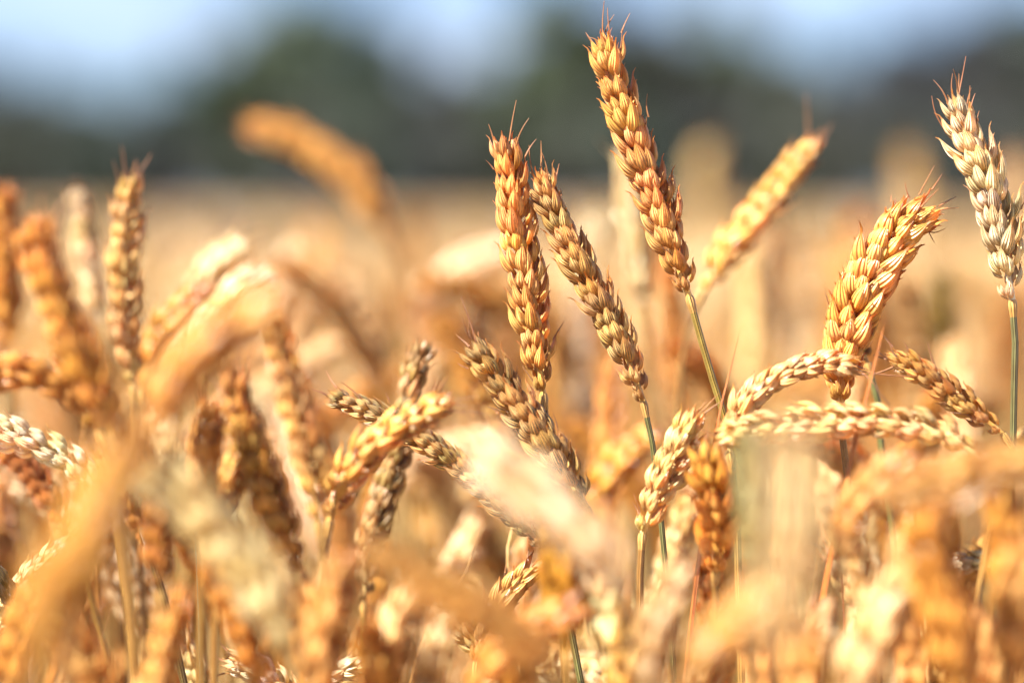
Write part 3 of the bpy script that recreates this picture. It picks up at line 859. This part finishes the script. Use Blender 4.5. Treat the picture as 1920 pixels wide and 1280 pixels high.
NEAR = [
    ([(640, 1060), (625, 1140), (610, 1220), (600, 1310)], .80, 112, GOLD, 'soft tan ear near the bottom, left of the greenish footed stem'),
    ([(772, 1085), (752, 1160), (735, 1240), (720, 1330)], .84, 110, PALE, 'soft pale ear at the bottom beside the orange slanting blur'),
    ([(1268, 1085), (1240, 1160), (1222, 1240), (1210, 1330)], .78, 110, PALE, 'soft peach ear at the bottom, left of the split stem'),
    ([(1690, 860), (1640, 905), (1600, 965), (1575, 1050)], .82, 96, GOLD, 'soft tan ear leaning right just under the level pale ear'),
    ([(1560, 940), (1590, 1010), (1618, 1090), (1630, 1180)], .86, 84, PALE, 'soft cream ear leaning left before the small tan ear'),
    ([(398, 1060), (440, 1130), (470, 1210), (485, 1300)], .84, 108, ORANGE, 'soft orange ear at the bottom under the cream blur'),
    ([(1065, 1150), (1000, 1180), (930, 1230), (880, 1300)], .80, 120, ORANGE, 'soft deep orange ear lying low at the bottom middle'),
    ([(1480, 1170), (1500, 1230), (1512, 1300), (1520, 1380)], .78, 120, GOLD, 'soft golden ear tip at the bottom under the peach blur'),
    ([(1345, 1215), (1325, 1270), (1310, 1330), (1300, 1400)], .9, 100, PALE, 'soft pale ear tip at the bottom below the split stem'),
    ([(100, 1180), (150, 1230), (180, 1300), (190, 1380)], .82, 110, GOLD, 'soft golden ear tip in the bottom left before the huge orange blur'),
    ([(1860, 905), (1880, 980), (1885, 1060), (1880, 1150)], .80, 104, ORANGE, 'soft burnt orange ear under the level tan blur by the right edge'),
    ([(1670, 1130), (1700, 1190), (1715, 1270), (1720, 1350)], .86, 108, GOLD, 'soft golden ear between the cream and the burnt orange blurs at lower right'),
    ([(395, 770), (385, 850), (380, 930), (380, 1010)], .88, 92, ORANGE, 'soft orange ear in the middle of the left cluster'),
    ([(470, 830), (440, 880), (420, 950), (410, 1030)], .9, 84, GOLD, 'soft golden ear right of the left cluster, above the cream blur'),
    ([(560, 1130), (582, 1210), (595, 1290), (601, 1370)], 0.84, 112, GOLD, 'third soft ear from the stout green stem along the bottom edge'),
    ([(830, 1180), (808, 1260), (795, 1340), (789, 1420)], 0.83, 112, PALE, 'soft pale ear standing at the bottom below the slender greenish ear'),
    ([(935, 1150), (957, 1230), (970, 1310), (976, 1390)], 0.86, 112, ORANGE, 'soft orange ear at the bottom just left of the amber ear'),
    ([(1200, 1170), (1178, 1250), (1165, 1330), (1159, 1410)], 0.85, 112, GOLD, 'soft golden ear at the bottom right beside the greenish white husks'),
    ([(1400, 1140), (1422, 1220), (1435, 1300), (1441, 1380)], 0.86, 112, GOLD, 'soft golden ear at the bottom under the peach blur, left one'),
    ([(1545, 1150), (1523, 1230), (1510, 1310), (1504, 1390)], 0.84, 112, PALE, 'soft cream ear at the bottom under the peach blur, right one'),
    ([(690, 1190), (712, 1270), (725, 1350), (731, 1430)], 0.82, 112, ORANGE, 'soft orange ear cut by the bottom edge below the greenish foot'),
    ([(330, 1150), (308, 1230), (295, 1310), (289, 1390)], 0.82, 112, GOLD, 'soft golden ear cut by the bottom edge right of the stout green stem'),
    ([(1830, 1160), (1852, 1240), (1865, 1320), (1871, 1400)], 0.84, 112, GOLD, 'soft golden ear cut by the bottom edge left of the corner ear'),
    ([(60, 1100), (38, 1180), (25, 1260), (19, 1340)], 0.85, 112, ORANGE, 'soft orange ear in the bottom left corner'),
]
for i, (p, dd, ww, c, lab) in enumerate(NEAR):
    wheat(p, lab, d=1 - (1 - dd) * .68, w=ww * .85, phi=.4 + .2 * (i % 4), col=c, seed=70 + i, fine=False)

# dry blades standing on their own
def blade(pts, label, w=2.2, col=STEM_RED, seed=0, d=1.0, foot=None):
    R = random.Random(seed)
    P = [np.array(at(p[0], p[1], p[2] if len(p) > 2 else d)) for p in pts]
    g = np.array([P[-1][0] + R.uniform(-.02, .02), P[-1][1] + .01, 0.0])
    C, _ = spline(P + [g], 70)
    C = C[::-1]
    mb = leaf_blade(C, w * MM, R, g)
    o = link('dry_leaf_blade', mb.mesh('dry_leaf_blade', STRAW), None, col)
    o.location = g
    tag(o, label, 'leaf', 'dry leaf blades')
blade([(1662, 590), (1640, 680), (1612, 790), (1585, 910), (1560, 1030)], 'thin rust red blade crossing the thick bowing ear', 3.0, (.70, .34, .12, .1), 1, .965)
blade([(1388, 615), (1370, 690), (1345, 790), (1330, 900), (1315, 1010)], 'thin red brown blade crossing the stem of the tallest ear', 2.4, (.66, .32, .13, .1), 2, .99)
blade([(1566, 930), (1575, 1020), (1580, 1120), (1586, 1240)], 'straight orange brown blade low before the small tan ear', 2.2, (.5, .24, .09, .1), 3, 1.0)
blade([(214, 1120), (196, 1180), (170, 1240), (150, 1300)], 'narrow pink tan blade at the bottom left', 1.7, (.6, .34, .2, .1), 4, 1.0)
blade([(366, 980), (368, 1060), (372, 1150), (374, 1240)], 'very thin grey straw blade right of the stout green stem', 1.2, (.4, .36, .25, .1), 5, 1.0)
blade([(1314, 1000), (1308, 1080), (1298, 1160)], 'short red blade left of the split stem', 1.6, STEM_RED, 6, .98)
blade([(1035, 760), (1042, 800), (1052, 840), (1062, 960)], 'thin red blade between the leaning pair and the striped ear', 1.3, STEM_RED, 7, 1.01)
blade([(895, 1010, 1.02), (860, 1100, 1.02), (800, 1180, 1.02), (770, 1280, 1.02)], 'tan blade bending over above the bottom orange blur', 2.2, (.6, .38, .16, .1), 8, 1.02)

Rc = random.Random(31)
for i in range(18):
    x0, y0, dd = Rc.uniform(0, 1920), Rc.uniform(760, 1150), Rc.uniform(1.0, 1.22)
    sx = Rc.choice((-1, 1))
    blade([(x0, y0), (x0 + sx * 18, y0 - 70), (x0 + sx * 50, y0 - 85), (x0 + sx * 75, y0 - 20), (x0 + sx * 60, y0 + 160)][::1] if i % 3 else [(x0, y0), (x0 + sx * 30, y0 + 90), (x0 + sx * 35, y0 + 200)],
          'curled papery dry leaf tangled among the stalks', Rc.uniform(2.0, 3.6), Rc.choice([(.80, .62, .34, .2), (.70, .42, .16, .1), (.62, .34, .14, .1)]), 400 + i, dd)

# ================================================================ the crowd of ears behind: each a plant of its own
def stalk_variant(seed, droop):
    """a whole plant in its own space: foot at the origin, bends towards +X; returns meshes and its height"""
    R = random.Random(seed)
    Ls, Le = .70, R.uniform(.075, .10)
    n = 70
    s = np.linspace(0, Ls + Le, n)
    start = Ls - R.uniform(.03, .09)
    th = np.radians(droop) * np.clip((s - start) / (Ls + Le - start), 0, 1) ** 1.3 + np.radians(R.uniform(1, 6)) * s / Ls
    ds = s[1] - s[0]
    X = np.cumsum(np.sin(th)) * ds; Z = np.cumsum(np.cos(th)) * ds
    C = np.stack([X, .004 * np.sin(s * 12 + seed), Z - Z[0]], 1)
    k = int(n * Ls / (Ls + Le))
    smb = stem_mesh(C[:k + 1], 1.7, 1.1, np.zeros(3))
    E, L = spline(C[k:], 24)
    emb = MB(); rachis(emb, E, .9)
    for P, O, Y, Zz, sc, t in ear_layout(E, L, R.uniform(12.5, 15), R.uniform(0, 3), .5, R):
        (v, f, uv), tp = SPK_LOW[R.randrange(4)]
        emb.add((v * sc) @ np.stack([O, Y, Zz], 1).T + P, f, uv)
        if t > .88:
            B3 = np.stack([O, Y, Zz], 1)
            a, b = tp[R.randrange(len(tp))]
            tube(emb, awn_curve(B3 @ (a * sc) + P, B3 @ b, R.uniform(4, 9) * MM, O * .2), np.linspace(.35, .1, 9) * MM, 5)
    lm = None
    z0 = R.uniform(.40, .56); i0 = int(n * z0 / (Ls + Le))
    a = R.uniform(0, 6.28); dr = np.array([math.cos(a), math.sin(a), 0])
    p0 = C[i0]
    Cl, _ = spline([p0, p0 + dr * .02 + (0, 0, .06), p0 + dr * .06 + (0, 0, .09), p0 + dr * .10 + (0, 0, R.uniform(-.02, .06))], 24)
    lm = leaf_blade(Cl, R.uniform(2.5, 4.2) * MM, R, np.zeros(3)).mesh('leaf', STRAW)
    return dict(stem=smb.mesh('stem', STRAW), ear=emb.mesh('ear', HUSK), leaf=lm, top=C[:, 2].max(), arr=emb)

VARS = [stalk_variant(300 + i, dr) for i, dr in enumerate([0, 8, 18, 30, 45, 60, 80, 100, 120, 140, 25, 70])]
WEI = [2, 3, 3, 3, 3, 2, 2, 2, 1, 1, 3, 2]
protos = []
for v in VARS:
    r = bpy.data.objects.new('wheat_stalk', None)
    parts = [bpy.data.objects.new('stem', v['stem']), bpy.data.objects.new('ear', v['ear']), bpy.data.objects.new('leaf', v['leaf'])]
    protos.append((r, parts))

GROUPS = {
    'gold': ('one of many blurred golden ears crowding the field behind the sharp ones', 'blurred golden ears behind the sharp ones'),
    'pale': ('one of many blurred pale straw ears crowding the field behind the sharp ones', 'blurred pale ears behind the sharp ones'),
    'orange': ('one of many blurred burnt orange ears crowding the field behind the sharp ones', 'blurred orange ears behind the sharp ones'),
}
R = random.Random(77)
kk = SENS / LENS / 1920
placed = []
count = 0
tries = 0
while count < 238 and tries < 20000:
    tries += 1
    d = (1.09 + .30 * R.random()) if R.random() < .45 else 1.2 + 1.05 * R.random() ** .8
    x = R.uniform(-40, 1960)
    dens_low = (420 if d > 1.7 else 470) + 60 * math.sin(x / 130.0) if d > 1.35 else 640
    y = dens_low + ((1260 if d < 1.35 else 900) - dens_low) * R.random() ** (1.0 if d < 1.35 else 1.5)
    P = at(x, y, d)
    if not (.45 < P.z < .92): continue
    if any(abs(P.x - a) < .011 and abs(P.y - b) < .02 for a, b in placed): continue
    i = R.choices(range(len(VARS)), WEI)[0]
    v = VARS[i]
    s = P.z / v['top']
    if not .66 < s < 1.16: continue
    placed.append((P.x, P.y))
    kind = R.choices(['gold', 'pale', 'orange'], [5, 5, 3])[0]
    c = {'gold': GOLD, 'pale': R.choice([PALE, PALE, WHITE]), 'orange': ORANGE}[kind]
    r = protos[i][0].copy(); COL.objects.link(r)
    r.location = (P.x, P.y, 0)
    r.rotation_euler = (0, 0, R.uniform(0, 6.283))
    r.scale = (s, s, s)
    tag(r, GROUPS[kind][0], 'wheat', GROUPS[kind][1])
    for q in protos[i][1]:
        o = q.copy(); COL.objects.link(o); o.parent = r
        o.color = vary(c if q.name.startswith('ear') else R.choice([STEM_GOLD, STEM_OLIVE, PALE, STEM_GOLD]), R)
    count += 1
for r, parts in protos:
    for q in parts: bpy.data.objects.remove(q)
    bpy.data.objects.remove(r)

# ================================================================ the rest of the crop, nobody could count it: one object
def low_ear(mb_list, rng, X, Y, Ztop, droop, az, near):
    pass

rng = np.random.default_rng(11)
def crop(name, n, dlo, dhi, spread, power, zl, zh, seg, label, exclude=None):
    """n plants, each a thin stem and a knobbly tapering ear; vectorised"""
    d = (rng.uniform(dlo ** power, dhi ** power, n)) ** (1 / power)
    x = rng.uniform(-1, 1, n) * (spread * d + .05)
    if exclude is not None:
        ok = exclude(x, d)
        d, x = d[ok], x[ok]; n = len(d)
    zt = rng.normal((zl + zh) / 2, (zh - zl) / 4, n).clip(zl - .03, zh + .02)
    az = rng.uniform(0, 2 * np.pi, n); droop = np.radians(rng.choice([5, 20, 40, 70, 100], n))
    L = rng.uniform(.075, .10, n)
    K = 12
    s = np.linspace(0, 1, K)
    th = droop[:, None] * (s ** 1.2)[None]
    hx = np.cumsum(np.sin(th), 1) * (L / K)[:, None]; hz = np.cumsum(np.cos(th), 1) * (L / K)[:, None]
    zb = zt - hz.max(1)
    cx = x[:, None] + hx * np.cos(az)[:, None]; cy = d[:, None] + hx * np.sin(az)[:, None]; cz = zb[:, None] + hz
    prof = np.interp(s, [0, .08, .5, .9, 1], [.2, .8, 1, .6, .1]) * 7.0 * MM
    knob = 1 + .28 * np.where(np.arange(K) % 2 == 0, 1, -1)
    a = np.linspace(0, 2 * np.pi, seg, endpoint=False)
    rad = (prof * knob)[None, :, None] * (1 + .2 * rng.uniform(-1, 1, (n, K, seg)))
    # ring axes: horizontal perpendicular, and normal in the bend plane
    e1 = np.stack([-np.sin(az), np.cos(az), np.zeros(n)], -1)[:, None, None]
    nx = np.cos(th); nz = -np.sin(th)
    e2 = np.stack([nx * np.cos(az)[:, None], nx * np.sin(az)[:, None], nz], -1)[:, :, None]
    V = np.stack([cx, cy, cz], -1)[:, :, None] + rad[..., None] * (np.cos(a)[None, None, :, None] * e1 + np.sin(a)[None, None, :, None] * e2)
    V = V.reshape(-1, 3)
    base = (np.arange(n) * K * seg)[:, None, None, None]
    i = np.arange(K - 1)[None, :, None, None]; j = np.arange(seg)[None, None, :, None]; j2 = (j + 1) % seg
    F = np.concatenate([base + i * seg + j, base + i * seg + j2, base + (i + 1) * seg + j2, base + (i + 1) * seg + j], -1).reshape(-1, 4)
    mb = MB(); mb.add(V, F, np.zeros((len(V), 2)))
    # stems: three-sided
    c3 = np.linspace(0, 2 * np.pi, 3, endpoint=False)
    ring = np.stack([np.cos(c3), np.sin(c3), c3 * 0], -1) * 1.5 * MM
    lo = np.stack([x + rng.normal(0, .02, n), d + rng.normal(0, .02, n), np.zeros(n)], -1)
    hi = np.stack([cx[:, 0], cy[:, 0], cz[:, 0]], -1)
    V2 = np.stack([lo, hi], 1)[:, :, None] + ring[None, None]
    b2 = (np.arange(n) * 6)[:, None, None]
    jj = np.arange(3)[None, :, None]; jk = (jj + 1) % 3
    F2 = np.concatenate([b2 + jj, b2 + jk, b2 + 3 + jk, b2 + 3 + jj], -1).reshape(-1, 4)
    mb.add(V2.reshape(-1, 3), F2, np.zeros((n * 6, 2)))
    o = link(name, mb.mesh(name, FIELD))
    tag(o, label, 'crop', kind='stuff')
    return o
half = 960 * kk
def outside_near(x, d):
    """nothing of this object where the plants of their own stand, nor round the camera"""
    inside = (np.abs(x) < half * d * 1.12 + .01) & (d < 2.2)
    camr = (x > -.75) & (x < .45) & (d < 1.0)
    return ~(inside | camr)
crop('wheat_field', 30000, .5, 14.0, .42, 1.6, .76, .865, 6, 'dense ripe wheat filling the field beyond and beside the near ears', outside_near)
